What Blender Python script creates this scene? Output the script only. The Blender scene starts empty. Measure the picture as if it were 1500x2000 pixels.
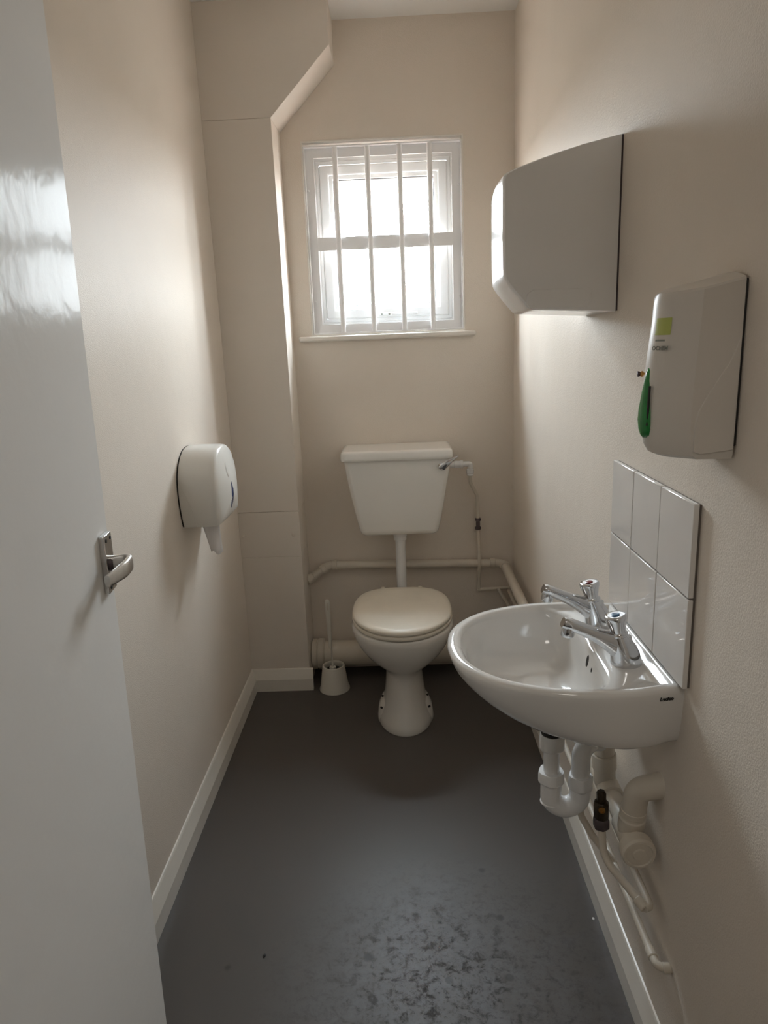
import bpy, bmesh, math, random
from mathutils import Vector, Matrix
from mathutils.bvhtree import BVHTree
random.seed(7)
PI = math.pi
SC = bpy.context.scene
COL = SC.collection

# ------------------------------------------------------------------ camera, world, light, exposure
W, D, DB, CZ = 1.1232, 2.8706, 2.6802, 2.5495      # room width, back wall, boxing face, ceiling
CAM = Vector((0.6535, 0.0, 1.41))
F_PX, PITCH, YAW, ROLL = 1360.8, 0.2392, -0.0265, -0.0408
fw = Vector((math.sin(YAW)*math.cos(PITCH), math.cos(YAW)*math.cos(PITCH), -math.sin(PITCH)))
rt = Vector((math.cos(YAW), -math.sin(YAW), 0)); up = rt.cross(fw)
r2 = math.cos(ROLL)*rt + math.sin(ROLL)*up
u2 = -math.sin(ROLL)*rt + math.cos(ROLL)*up
cd = bpy.data.cameras.new('camera'); cam = bpy.data.objects.new('camera', cd); COL.objects.link(cam)
cd.sensor_fit = 'VERTICAL'; cd.sensor_height = 24.0; cd.sensor_width = 18.0
cd.lens = F_PX/2000*24.0; cd.clip_start = 0.02
m = Matrix((r2, u2, -fw)).transposed().to_4x4(); m.translation = CAM
cam.matrix_world = m
SC.camera = cam

wd = bpy.data.worlds.new('sky'); SC.world = wd; wd.use_nodes = True
nt = wd.node_tree; nt.nodes.clear()
o = nt.nodes.new('ShaderNodeOutputWorld'); bg = nt.nodes.new('ShaderNodeBackground')
tc = nt.nodes.new('ShaderNodeTexCoord'); sx = nt.nodes.new('ShaderNodeSeparateXYZ'); cr = nt.nodes.new('ShaderNodeValToRGB')
nt.links.new(tc.outputs['Generated'], sx.inputs[0])
mr = nt.nodes.new('ShaderNodeMapRange'); mr.inputs[1].default_value = -1; mr.inputs[2].default_value = 1
nt.links.new(sx.outputs['Z'], mr.inputs[0]); nt.links.new(mr.outputs[0], cr.inputs[0])
e = cr.color_ramp.elements                       # overcast sky above, grey ground below the horizon
e[0].position = 0.0; e[0].color = (.13, .125, .115, 1)
e[1].position = 1.0; e[1].color = (.78, .90, 1.0, 1)
a = e.new(.485); a.color = (.16, .15, .135, 1)
a = e.new(.515); a.color = (.90, .955, 1.0, 1)
nt.links.new(cr.outputs[0], bg.inputs[0]); nt.links.new(bg.outputs[0], o.inputs[0])
bg.inputs[1].default_value = 92.0

def area(name, loc, rot, sx_, sy_, energy, col=(1, 1, 1), portal=False):
    l = bpy.data.lights.new(name, 'AREA'); l.shape = 'RECTANGLE'; l.size = sx_; l.size_y = sy_
    l.energy = energy; l.color = col
    ob = bpy.data.objects.new(name, l); COL.objects.link(ob); ob.location = loc; ob.rotation_euler = rot
    if portal: l.cycles.is_portal = True
    return ob
area('window_portal', (.628, D+.128, 1.794), (-PI/2, 0, 0), .42, .50, 1, portal=True)
area('hall_fill', (.70, -.55, 2.50), (0, 0, 0), .5, .5, 5.6, (1.0, .94, .86))  # added fill from behind the camera, no known lamp there

SC.view_settings.view_transform = 'Standard'; SC.view_settings.look = 'None'
SC.view_settings.exposure = 0.0; SC.view_settings.gamma = 1.0
SC.view_settings.use_curve_mapping = False
SC.cycles.max_bounces = 14; SC.cycles.diffuse_bounces = 8; SC.cycles.glossy_bounces = 5
SC.cycles.transparent_max_bounces = 12
SC.cycles.sample_clamp_indirect = 8.0

# ------------------------------------------------------------------ materials
MATS = {}
def mat(name, col, rough=.5, metal=0, spec=.5, ior=1.5, bump=None, bump2=None, var=0, varscale=8, coat=0, coatr=.05, roughvar=0):
    mt = bpy.data.materials.new(name); mt.use_nodes = True
    n = mt.node_tree.nodes; L = mt.node_tree.links; b = n['Principled BSDF']
    b.inputs['Base Color'].default_value = (*col, 1); b.inputs['Roughness'].default_value = rough
    b.inputs['Metallic'].default_value = metal; b.inputs['IOR'].default_value = ior; b.inputs['Specular IOR Level'].default_value = spec
    b.inputs['Coat Weight'].default_value = coat; b.inputs['Coat Roughness'].default_value = coatr
    t = n.new('ShaderNodeTexCoord')
    def noise(scale, detail=3):
        q = n.new('ShaderNodeTexNoise'); q.inputs['Scale'].default_value = scale; q.inputs['Detail'].default_value = detail
        L.new(t.outputs['Object'], q.inputs['Vector']); return q
    if var:
        q = noise(varscale, 5); r = n.new('ShaderNodeValToRGB')
        r.color_ramp.elements[0].position = .3; r.color_ramp.elements[1].position = .7
        r.color_ramp.elements[0].color = (*[c*(1-var) for c in col], 1)
        r.color_ramp.elements[1].color = (*[min(1, c*(1+var)) for c in col], 1)
        L.new(q.outputs['Fac'], r.inputs[0]); L.new(r.outputs[0], b.inputs['Base Color'])
    if roughvar:
        q = noise(14, 4); r = n.new('ShaderNodeMapRange')
        r.inputs[3].default_value = rough-roughvar; r.inputs[4].default_value = rough+roughvar
        L.new(q.outputs['Fac'], r.inputs[0]); L.new(r.outputs[0], b.inputs['Roughness'])
    last = None
    for bp in (bump, bump2):
        if bp:
            q = noise(bp[0], 2); k = n.new('ShaderNodeBump'); k.inputs['Strength'].default_value = bp[1]; k.inputs['Distance'].default_value = bp[2]
            L.new(q.outputs['Fac'], k.inputs['Height'])
            if last: L.new(last.outputs[0], k.inputs['Normal'])
            last = k
    if last: L.new(last.outputs[0], b.inputs['Normal'])
    MATS[name] = mt; return mt

mat('wall', (.752, .682, .604), .40, ior=1.09, bump=(330, .6, .0012), bump2=(9, .25, .006), var=.02, varscale=3)
mat('boxing', (.740, .680, .612), .5, ior=1.12, bump=(330, .25, .001), bump2=(7, .2, .006), var=.02, varscale=3)
mat('ceiling', (.87, .855, .83), .8, bump=(200, .2, .001))
mat('gloss_door', (.79, .775, .75), .16, ior=1.03, bump=(60, .2, .0015), bump2=(12, .3, .004))
mat('trim', (.76, .72, .655), .28, bump=(25, .12, .002), var=.03)
mat('sill', (.76, .72, .66), .3, bump=(25, .1, .002))
mat('upvc', (.86, .87, .87), .25)
mat('seal', (.05, .05, .055), .6)
mat('white_metal', (.86, .86, .865), .35, bump=(60, .15, .001))
mat('ceramic', (.74, .725, .70), .09, spec=.55, coat=.4, var=.01)
mat('cistern', (.86, .84, .80), .16, spec=.5)
mat('pan', (.74, .715, .67), .13, spec=.5, var=.025, varscale=6)
mat('seat', (.82, .755, .645), .38, var=.05, varscale=9)
mat('pipe', (.63, .575, .49), .42, bump=(40, .2, .002), var=.05, varscale=12)
mat('pvc', (.79, .79, .79), .24)
mat('plastic', (.77, .755, .715), .22, bump=(500, .05, .0005))
mat('towel_plastic', (.86, .85, .84), .12, spec=.5)
mat('soap_plastic', (.64, .60, .545), .30)
mat('brush_plastic', (.72, .69, .62), .35)
mat('chrome', (.64, .65, .67), .08, metal=1)
mat('chrome_worn', (.70, .70, .70), .22, metal=1, var=.12, varscale=40)
mat('alu', (.62, .60, .57), .33, metal=1, var=.12, varscale=60)
mat('brass_dark', (.05, .035, .022), .4, metal=.6, var=.5, varscale=60)
mat('brass', (.45, .25, .08), .35, metal=1, var=.3, varscale=60)
mat('iron', (.10, .08, .085), .5, metal=.5)
mat('dark', (.015, .014, .013), .6)
mat('black_ink', (.012, .012, .012), .5)
mat('blue', (.035, .055, .16), .25)
mat('tap_blue', (.03, .10, .20), .25)
mat('tap_red', (.18, .02, .02), .25)
mat('green', (.03, .24, .055), .18, spec=.5, var=.15, varscale=30)
mat('lime', (.45, .50, .12), .3)
mat('grey_ink', (.22, .23, .20), .4)
mat('paper', (.86, .85, .86), .9)
mat('tile', (.74, .71, .68), .10, spec=.55, coat=.3, var=.02, varscale=12, bump=(10, .06, .004))
mat('grout', (.16, .14, .12), .9)
mat('caulk', (.10, .085, .07), .8)
mat('brickwork', (.27, .15, .11), .85, var=.2, varscale=14)
mat('hall_wall', (.68, .63, .56), .6)
mat('lamp_glass', (.9, .9, .9), .4)

# floor: dark vinyl with scuffs and dirt
STAINS = [(.8643, 1.4573, .011), (.8375, 1.6180, .010), (.8605, 1.2869, .012), (.2088, 1.3267, .009), (.5387, 1.3477, .014), (.7235, 1.2831, .011)]
mt = mat('floor', (.10, .095, .095), .42, spec=.32, bump=(260, .12, .0006), bump2=(5, .1, .004))
n = mt.node_tree.nodes; L = mt.node_tree.links; b = n['Principled BSDF']
t = n.new('ShaderNodeTexCoord')
def fnoise(scale, detail, rough=.6, dist=0):
    q = n.new('ShaderNodeTexNoise'); q.inputs['Scale'].default_value = scale; q.inputs['Detail'].default_value = detail
    q.inputs['Roughness'].default_value = rough; q.inputs['Distortion'].default_value = dist
    L.new(t.outputs['Object'], q.inputs['Vector']); return q
def ramp(src, p0, c0, p1, c1):
    r = n.new('ShaderNodeValToRGB'); r.color_ramp.elements[0].position = p0; r.color_ramp.elements[1].position = p1
    r.color_ramp.elements[0].color = (c0, c0, c0, 1); r.color_ramp.elements[1].color = (c1, c1, c1, 1)
    L.new(src, r.inputs[0]); return r.outputs[0]
def fmath(op, a_, b_):
    k = n.new('ShaderNodeMath'); k.operation = op; k.use_clamp = True
    for i, v in enumerate((a_, b_)):
        if isinstance(v, (int, float)): k.inputs[i].default_value = v
        else: L.new(v, k.inputs[i])
    return k.outputs[0]
vm = n.new('ShaderNodeVectorMath'); vm.operation = 'DISTANCE'; vm.inputs[1].default_value = (.74, 1.22, 0)
L.new(t.outputs['Object'], vm.inputs[0])
near = ramp(vm.outputs['Value'], .08, 1.0, .50, 0.0)                    # where people stand at the basin
blot = ramp(fnoise(36, 6, .72, .4).outputs['Fac'], .50, 0, .63, 1)
fine = ramp(fnoise(90, 5, .7).outputs['Fac'], .52, 0, .66, 1)
spots = fmath('MULTIPLY', fmath('ADD', fmath('MULTIPLY', blot, .75), fmath('MULTIPLY', fine, .5)), near)
scuff = fmath('MULTIPLY', ramp(fnoise(12, 6, .7).outputs['Fac'], .42, 0, .75, 1), near)
mx = n.new('ShaderNodeMixRGB'); mx.inputs[1].default_value = (.098, .087, .080, 1); mx.inputs[2].default_value = (.128, .126, .138, 1)
L.new(scuff, mx.inputs[0])
mx2 = n.new('ShaderNodeMixRGB'); mx2.inputs[2].default_value = (.030, .027, .025, 1)
dirt = fmath('MULTIPLY', spots, .9)
wob = fnoise(60, 3).outputs['Fac']
for sx0, sy0, sr in STAINS:                                              # separate dried drips and marks
    k = n.new('ShaderNodeVectorMath'); k.operation = 'DISTANCE'; k.inputs[1].default_value = (sx0, sy0, 0); L.new(t.outputs['Object'], k.inputs[0])
    dd_ = fmath('ADD', k.outputs['Value'], fmath('MULTIPLY', wob, .008))
    dirt = fmath('MAXIMUM', dirt, fmath('MULTIPLY', ramp(dd_, sr, 1, sr+.004, 0), .55))
L.new(mx.outputs[0], mx2.inputs[1]); L.new(dirt, mx2.inputs[0])
L.new(mx2.outputs[0], b.inputs['Base Color'])
rr = n.new('ShaderNodeMapRange'); rr.inputs[3].default_value = .40; rr.inputs[4].default_value = .65
L.new(spots, rr.inputs[0]); L.new(rr.outputs[0], b.inputs['Roughness'])

# obscured glass: lets the daylight through, with a stippled surface
mt = bpy.data.materials.new('obscure_glass'); mt.use_nodes = True; MATS['obscure_glass'] = mt
n = mt.node_tree.nodes; L = mt.node_tree.links; n.clear()
out = n.new('ShaderNodeOutputMaterial'); tr = n.new('ShaderNodeBsdfTransparent'); gl = n.new('ShaderNodeBsdfGlossy'); mix = n.new('ShaderNodeMixShader')
t = n.new('ShaderNodeTexCoord'); q = n.new('ShaderNodeTexNoise'); q.inputs['Scale'].default_value = 110; q.inputs['Detail'].default_value = 2
L.new(t.outputs['Object'], q.inputs['Vector'])
r = n.new('ShaderNodeValToRGB'); r.color_ramp.elements[0].position = .30; r.color_ramp.elements[0].color = (.62, .64, .64, 1)
r.color_ramp.elements[1].position = .46; r.color_ramp.elements[1].color = (.97, .98, .98, 1)
L.new(q.outputs['Fac'], r.inputs[0]); L.new(r.outputs[0], tr.inputs[0])
bu = n.new('ShaderNodeBump'); bu.inputs['Strength'].default_value = .6; bu.inputs['Distance'].default_value = .003
L.new(q.outputs['Fac'], bu.inputs['Height']); L.new(bu.outputs[0], gl.inputs['Normal']); gl.inputs['Roughness'].default_value = .12
mix.inputs[0].default_value = .06; L.new(tr.outputs[0], mix.inputs[1]); L.new(gl.outputs[0], mix.inputs[2]); L.new(mix.outputs[0], out.inputs[0])

# ------------------------------------------------------------------ mesh helpers
V = Vector
def link(name, me, m_, parent=None, smooth=False, bevel=0, bseg=2, angle=40, subsurf=0):
    ob = bpy.data.objects.new(name, me); COL.objects.link(ob)
    if m_: me.materials.append(MATS[m_])
    if bevel:
        bv = ob.modifiers.new('b', 'BEVEL'); bv.width = bevel; bv.segments = bseg; bv.limit_method = 'ANGLE'; bv.angle_limit = math.radians(35)
    if subsurf:
        s = ob.modifiers.new('s', 'SUBSURF'); s.levels = subsurf; s.render_levels = subsurf
    if smooth or bevel:
        for p in me.polygons: p.use_smooth = True
        try: me.set_sharp_from_angle(angle=math.radians(angle))
        except Exception: pass
    if parent: attach(ob, parent)
    return ob
def attach(ob, parent):
    ob.parent = parent
    par = parent; mw = Matrix()
    chain = []
    while par: chain.append(par); par = par.parent
    for c in reversed(chain): mw = mw @ c.matrix_parent_inverse @ c.matrix_basis
    ob.matrix_parent_inverse = mw.inverted()
def obj(name, bm, m_, parent=None, **k):
    bmesh.ops.recalc_face_normals(bm, faces=bm.faces)
    me = bpy.data.meshes.new(name); bm.to_mesh(me); bm.free()
    return link(name, me, m_, parent, **k)
def thing(name, label, cat, loc, group=None):
    ob = bpy.data.objects.new(name, None); COL.objects.link(ob); ob.location = loc; ob.empty_display_size = .05
    ob['label'] = label; ob['category'] = cat
    if group: ob['group'] = group
    return ob
def tag(ob, label, cat, group=None):
    ob['label'] = label; ob['category'] = cat
    if group: ob['group'] = group
    return ob
def struct(ob, label, cat):
    ob['kind'] = 'structure'; ob['label'] = label; ob['category'] = cat; return ob
def B(): return bmesh.new()
def box(bm, x0, x1, y0, y1, z0, z1):
    v = [bm.verts.new(p) for p in ((x0,y0,z0),(x1,y0,z0),(x1,y1,z0),(x0,y1,z0),(x0,y0,z1),(x1,y0,z1),(x1,y1,z1),(x0,y1,z1))]
    for f in ((0,3,2,1),(4,5,6,7),(0,1,5,4),(1,2,6,5),(2,3,7,6),(3,0,4,7)): bm.faces.new([v[i] for i in f])
    return bm
def loft(bm, rings, cap0=True, cap1=True, closed=False):
    R = [[bm.verts.new(p) for p in ring] for ring in rings]
    k = len(R[0]); pairs = list(zip(R, R[1:]))
    if closed: pairs.append((R[-1], R[0]))
    for a_, b_ in pairs:
        for i in range(k): bm.faces.new((a_[i], a_[(i+1) % k], b_[(i+1) % k], b_[i]))
    if cap0 and not closed: bm.faces.new(list(reversed(R[0])))
    if cap1 and not closed: bm.faces.new(R[-1])
    return bm
def frame(dirv):
    d = V(dirv).normalized(); h = V((0, 0, 1)) if abs(d.z) < .95 else V((1, 0, 0))
    a_ = d.cross(h).normalized(); return a_, d.cross(a_).normalized(), d
def lathe(bm, prof, base=(0,0,0), axis=(0,0,1), n_=24, cap0=True, cap1=True):
    a_, b_, d = frame(axis); base = V(base)
    rings = [[base + d*h + (a_*math.cos(2*PI*i/n_) + b_*math.sin(2*PI*i/n_))*max(r_, 1e-4) for i in range(n_)] for r_, h in prof]
    return loft(bm, rings, cap0, cap1)
def fillet(pts, r_, seg=7):
    pts = [V(p) for p in pts]; out_ = [pts[0]]
    for i in range(1, len(pts)-1):
        p = pts[i]; rr_ = r_[i] if isinstance(r_, (list, tuple)) else r_
        d0 = (pts[i-1]-p); d1 = (pts[i+1]-p); l0, l1 = d0.length, d1.length; d0.normalize(); d1.normalize()
        c = max(-1, min(1, d0.dot(d1))); ang = math.acos(c)
        if ang > 3.12: out_.append(p); continue
        tl = min(rr_/math.tan(ang/2), l0*.48, l1*.48)
        A = p+d0*tl; Cc = p+d1*tl
        for s in range(seg+1):
            u = s/seg; out_.append(A*(1-u)**2 + p*2*u*(1-u) + Cc*u*u)
    out_.append(pts[-1]); return out_
def tube(bm, pts, r_, n_=16, cap=True):
    pts = [V(p) for p in pts]; rings = []; a_ = None
    for i, p in enumerate(pts):
        d = (pts[min(i+1, len(pts)-1)] - pts[max(i-1, 0)]).normalized()
        if a_ is None: a_, b_, _ = frame(d)
        else:
            a_ = (a_ - d*a_.dot(d)).normalized(); b_ = d.cross(a_)
        if i == 0: b_ = d.cross(a_)
        rad = r_[i] if isinstance(r_, (list, tuple)) else r_
        rings.append([p + (a_*math.cos(2*PI*j/n_) + b_*math.sin(2*PI*j/n_))*rad for j in range(n_)])
    return loft(bm, rings, cap, cap)
def prism(bm, poly, fn, a0, a1):
    return loft(bm, [[V(fn(u, v, a0)) for u, v in poly], [V(fn(u, v, a1)) for u, v in poly]])
def catmull(P, seg=8, closed=True):
    o_ = []; k = len(P); P = [V(p) for p in P]
    for i in range(k if closed else k-1):
        g = (lambda j: P[j % k]) if closed else (lambda j: P[max(0, min(k-1, j))])
        p0, p1, p2, p3 = g(i-1), g(i), g(i+1), g(i+2)
        for s in range(seg):
            u = s/seg
            o_.append(.5*((2*p1)+(p2-p0)*u+(2*p0-5*p1+4*p2-p3)*u*u+(3*p1-p0-3*p2+p3)*u**3))
    if not closed: o_.append(P[-1])
    return o_
def text_mesh(s, size, mtx, m_, name, parent, bold=0.0, shear=0.0, depth=.0002):
    cu = bpy.data.curves.new('lettering', 'FONT'); cu.body = s; cu.size = size; cu.extrude = depth; cu.offset = bold
    cu.shear = shear; cu.align_x = 'CENTER'; cu.align_y = 'CENTER'
    tmp = bpy.data.objects.new('tmp', cu); COL.objects.link(tmp)
    dg = bpy.context.evaluated_depsgraph_get(); me = bpy.data.meshes.new_from_object(tmp.evaluated_get(dg))
    bpy.data.objects.remove(tmp); bpy.data.curves.remove(cu)
    me.transform(mtx); me.materials.clear()
    return link(name, me, m_, parent)

# ------------------------------------------------------------------ the setting
HALL_Y0, HALL_Y1, HX0, HX1 = -1.6, .24, -.7, 2.1
FY0, FY1 = .24, .34                                           # front wall of the toilet room
struct(obj('floor', box(B(), HX0-.1, HX1+.1, HALL_Y0-.1, D+.155, -.1, 0), 'floor'), 'dark grey vinyl floor with scuffs and dirt near the basin', 'floor')
struct(obj('ceiling', box(B(), HX0-.1, HX1+.1, HALL_Y0-.1, D+.155, CZ, CZ+.1), 'ceiling'), 'plain white ceiling of the toilet room', 'ceiling')
struct(obj('wall_left', box(B(), -.12, 0, FY1, D+.155, 0, CZ), 'wall'), 'cream painted wall on the left with a satin sheen', 'wall')
struct(obj('wall_right', box(B(), W, W+.12, FY1, D+.155, 0, CZ), 'wall'), 'cream painted wall on the right behind the basin', 'wall')
WX0, WX1, WZ0, WZ1 = .318, .930, 1.442, 2.155                 # window opening
bm = B()
box(bm, 0, WX0, D, D+.155, 0, CZ); box(bm, WX1, W, D, D+.155, 0, CZ)
box(bm, WX0, WX1, D, D+.155, 0, WZ0); box(bm, WX0, WX1, D, D+.155, WZ1, CZ)
struct(obj('wall_back', bm, 'wall'), 'cream painted end wall with the barred window', 'wall')
bm = B(); e0, e1 = D+.155, D+.31                                # unseen brick outer leaf, added with a deep reveal to cut sideways daylight
box(bm, -.12, WX0+.008, e0, e1, -.1, CZ+.1); box(bm, WX1-.008, W+.12, e0, e1, -.1, CZ+.1)
box(bm, WX0+.008, WX1-.008, e0, e1, -.1, WZ0+.008); box(bm, WX0+.008, WX1-.008, e0, e1, WZ1-.008, CZ+.1)
struct(obj('wall_daylight_stop', bm, 'brickwork'), 'unseen brick outer leaf added outside the window to cut sideways daylight', 'wall')
bm = B(); OX0, OX1, OZ = .235, 1.045, 2.02                     # doorway in which the photographer stands
box(bm, HX0-.1, OX0, FY0, FY1, 0, CZ); box(bm, OX1, HX1+.1, FY0, FY1, 0, CZ); box(bm, OX0, OX1, FY0, FY1, OZ, CZ)
struct(obj('wall_front', bm, 'wall'), 'wall with the doorway behind the camera', 'wall')
struct(obj('wall_hall_left', box(B(), HX0-.1, HX0, HALL_Y0, HALL_Y1, 0, CZ), 'hall_wall'), 'hallway wall on the left behind the camera', 'wall')
struct(obj('wall_hall_right', box(B(), HX1, HX1+.1, HALL_Y0, HALL_Y1, 0, CZ), 'hall_wall'), 'hallway wall on the right behind the camera', 'wall')
struct(obj('wall_hall_back', box(B(), HX0-.1, HX1+.1, HALL_Y0-.1, HALL_Y0, 0, CZ), 'hall_wall'), 'far hallway wall behind the camera', 'wall')

# boxed-in corner on the left of the window: boards with a diagonal step
def rounded_board(poly, y0, y1):
    bm = B(); prism(bm, poly, lambda u, v, a_: (u, a_, v), y0, y1); return bm
BX1, BX2 = .2435, .4600
boxing = bpy.data.objects.new('wall_boxing', None); COL.objects.link(boxing); boxing.location = (BX1/2, DB, 0)
struct(boxing, 'cream boxed-in pipe casing in the corner with a diagonal step at the top', 'wall')
g = .0004
for poly in ([(0, 0), (BX1, 0), (BX1, .585-g), (0, .585-g)],
             [(0, .585+g), (BX1, .585+g), (BX1, .772-g), (0, .772-g)],
             [(0, .772+g), (BX1, .772+g), (BX1, 2.185-g*.6), (0, 2.185-g*.6)],
             [(0, 2.185+g*.4), (BX1, 2.185+g*.4), (BX2, 2.402), (BX2, CZ), (0, CZ)]):
    obj('panel', rounded_board(poly, DB, D), 'boxing', boxing, bevel=.0012, bseg=2)
for x_ in (.0150, .2165):
    bm = B(); lathe(bm, [(.0075, 0), (.0075, .002), (.005, .0035), (0, .0035)], (x_, DB, .676), (0, -1, 0), 14)
    obj('screw_cap', bm, 'boxing', boxing, smooth=True)

# skirting boards
def skirting(name, poly_fn, a0, a1, label):
    prof = [(0, 0), (.0185, 0), (.0185, .052), (.0165, .058), (.0060, .090), (.0035, .0945), (0, .0955)]
    bm = B(); prism(bm, prof, poly_fn, a0, a1)
    return struct(obj(name, bm, 'trim', smooth=True, angle=10), label, 'skirting board')
skirting('baseboard_left', lambda u, v, a_: (u, a_, v), FY1, DB, 'cream skirting board along the left wall')
skirting('baseboard_boxing', lambda u, v, a_: (a_, DB-u, v), 0, BX1+.014, 'short cream skirting board across the boxed-in corner')
skirting('baseboard_right', lambda u, v, a_: (W-u, a_, v), FY1, D-.02, 'cream skirting board along the right wall under the pipes')

# ------------------------------------------------------------------ window
win = bpy.data.objects.new('window_1', None); COL.objects.link(win); win.location = (.624, D, WZ0)
struct(win, 'small white plastic window with obscured glass in the end wall', 'window')
def ring_rect(bm, x0, x1, z0, z1, w, y0, y1, wb=None, wt=None):
    wb = w if wb is None else wb; wt = w if wt is None else wt
    outer = [(x0, z0), (x1, z0), (x1, z1), (x0, z1)]; inner = [(x0+w, z0+wb), (x1-w, z0+wb), (x1-w, z1-wt), (x0+w, z1-wt)]
    vs = [[bm.verts.new((p[0], y, p[1])) for p in loop] for y in (y0, y1) for loop in (outer, inner)]
    o0, i0, o1, i1 = vs
    for k in range(4):
        j = (k+1) % 4
        bm.faces.new((o0[k], o0[j], i0[j], i0[k])); bm.faces.new((o1[k], i1[k], i1[j], o1[j]))
        bm.faces.new((o0[k], o1[k], o1[j], o0[j])); bm.faces.new((i0[k], i0[j], i1[j], i1[k]))
    return bm
obj('reveal_lining', ring_rect(B(), WX0, WX1, WZ0, WZ1, .006, D-.002, D+.154), 'sill', win, bevel=.001)
obj('outer_frame', ring_rect(B(), WX0+.006, WX1-.006, WZ0+.006, WZ1-.006, .052, D+.085, D+.15), 'upvc', win, bevel=.003)
obj('frame_bead', ring_rect(B(), .362, .886, 1.494, 2.100, .014, D+.078, D+.086), 'upvc', win, bevel=.003)
sash = obj('sash', ring_rect(B(), .3765, .8725, 1.5075, 2.0845, .036, D+.072, D+.14), 'upvc', win, bevel=.006, bseg=3)
obj('glazing_bead', ring_rect(B(), .411, .838, 1.542, 2.050, .0165, D+.084, D+.112), 'upvc', win, bevel=.004)
obj('glazing_seal', ring_rect(B(), .4268, .8222, 1.5578, 2.0342, .0035, D+.090, D+.110), 'seal', win)
obj('pane', box(B(), .415, .834, D+.1085, D+.1125, 1.546, 2.046), 'obscure_glass', win)
latch = obj('latch_plate', box(B(), .590, .640, D+.066, D+.073, 1.512, 1.527), 'upvc', win, bevel=.003)
for x_ in (.600, .630):
    bm = B(); lathe(bm, [(.0038, 0), (.0038, .0015)], (x_, D+.066, 1.5195), (0, -1, 0), 12); obj('screw', bm, 'grey_ink', latch, smooth=True)
obj('latch_bar', box(B(), .640, .745, D+.064, D+.072, 1.514, 1.526), 'upvc', win, bevel=.003)
bm = B(); prism(bm, [(D-.022, 1.4205), (D+.07, 1.4205), (D+.07, 1.442), (D-.022, 1.442)], lambda u, v, a_: (a_, u, v), .266, .971)
obj('sill', bm, 'sill', win, bevel=.008, bseg=3)

# painted steel grille in the reveal
gr = thing('window_grille', 'white painted steel security grille with four upright bars in the window', 'window bars', (.624, D+.03, WZ0+.006))
GY = D+.026
fr = obj('grille_frame', ring_rect(B(), .3245, .9245, 1.4485, 2.1375, .0375, GY, GY+.006), 'white_metal', gr, bevel=.001)
obj('grille_flange', ring_rect(B(), .3245, .9245, 1.4485, 2.1375, .005, GY-.022, GY), 'white_metal', gr, bevel=.001)
obj('crossbar', box(B(), .360, .889, GY+.001, GY+.006, 1.7665, 1.8155), 'white_metal', gr, bevel=.001)
for x_ in (.4448, .5680, .6900, .8040):
    bm = B(); tube(bm, [(x_, GY-.010, 1.450), (x_, GY-.010, 2.136)], .0100, 18); obj('bar', bm, 'white_metal', gr, smooth=True)
for x_, z_ in ((.336, 1.985), (.338, 1.575), (.913, 1.985), (.915, 1.575)):
    bm = B(); lathe(bm, [(.005, 0), (.005, .001), (.0025, .003), (0, .003)], (x_, GY, z_), (0, -1, 0), 12); obj('screw', bm, 'white_metal', gr, smooth=True)

# ------------------------------------------------------------------ door standing open on the left
HD = math.radians(-7.0); ddir = V((math.sin(HD), math.cos(HD), 0)); dn = V((math.cos(HD), -math.sin(HD), 0))
EDGE = V((.1915, 1.042, 0)); DW = .705
tilt = math.radians(.95)
def dpt(t_, off, z): # t_ back from the free edge, off out of the face, z height (the door hangs slightly out of plumb)
    p = EDGE - ddir*t_ + dn*off + V((0, 0, z)); p = p + dn*((z-1.05)*math.tan(tilt)); return p
def dbox(t0, t1, o0, o1, z0, z1):
    bm = B(); v = [bm.verts.new(dpt(*p)) for p in ((t0,o0,z0),(t1,o0,z0),(t1,o1,z0),(t0,o1,z0),(t0,o0,z1),(t1,o0,z1),(t1,o1,z1),(t0,o1,z1))]
    for f in ((0,3,2,1),(4,5,6,7),(0,1,5,4),(1,2,6,5),(2,3,7,6),(3,0,4,7)): bm.faces.new([v[i] for i in f])
    return bm
door = bpy.data.objects.new('door_1', None); COL.objects.link(door); door.location = dpt(DW/2, -.02, 0)
struct(door, 'pale grey gloss painted door standing open along the left wall', 'door')
obj('leaf', dbox(0, DW, -.038, 0, .012, 1.99), 'gloss_door', door, bevel=.0015)
HZ = 1.098
plate = obj('handle_plate', dbox(.012, .050, 0, .0085, HZ-.044, HZ+.046), 'chrome_worn', door, bevel=.0015)
plate['label'] = 'worn metal latch plate'
for t_ in (.019, .041):
    for z_ in (HZ+.037, HZ-.036):
        bm = B(); lathe(bm, [(.0028, 0), (.0028, .0008)], dpt(t_, .0085, z_), dn, 12); obj('screw', bm, 'dark', plate, smooth=True)
path = fillet([dpt(.031, .008, HZ-.001), dpt(.031, .040, HZ+.001), dpt(.066, .039, HZ-.001), dpt(.108, .024, HZ-.005)], [0, .013, .06, 0], 8)
rings = []
for i, p in enumerate(path):
    d = (path[min(i+1, len(path)-1)] - path[max(i-1, 0)]).normalized(); s = V((0, 0, 1)).cross(d).normalized(); u_ = i/(len(path)-1)
    hw_ = .0048 if i else .0085; hh = .0118 if i < len(path)-1 else .0085
    rings.append([p + s*(hw_*(abs(math.cos(q))**.6)*(1 if math.cos(q) > 0 else -1)) + V((0, 0, 1))*(hh*(abs(math.sin(q))**.6)*(1 if math.sin(q) > 0 else -1)) for q in [2*PI*k/16 for k in range(16)]])
bm = B(); loft(bm, rings); obj('lever', bm, 'alu', plate, smooth=True, angle=55)
bm = B(); lathe(bm, [(.0115, 0), (.0115, .003), (.010, .006)], dpt(.031, .008, HZ-.001), dn, 18); obj('lever_boss', bm, 'iron', plate, smooth=True)

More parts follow.
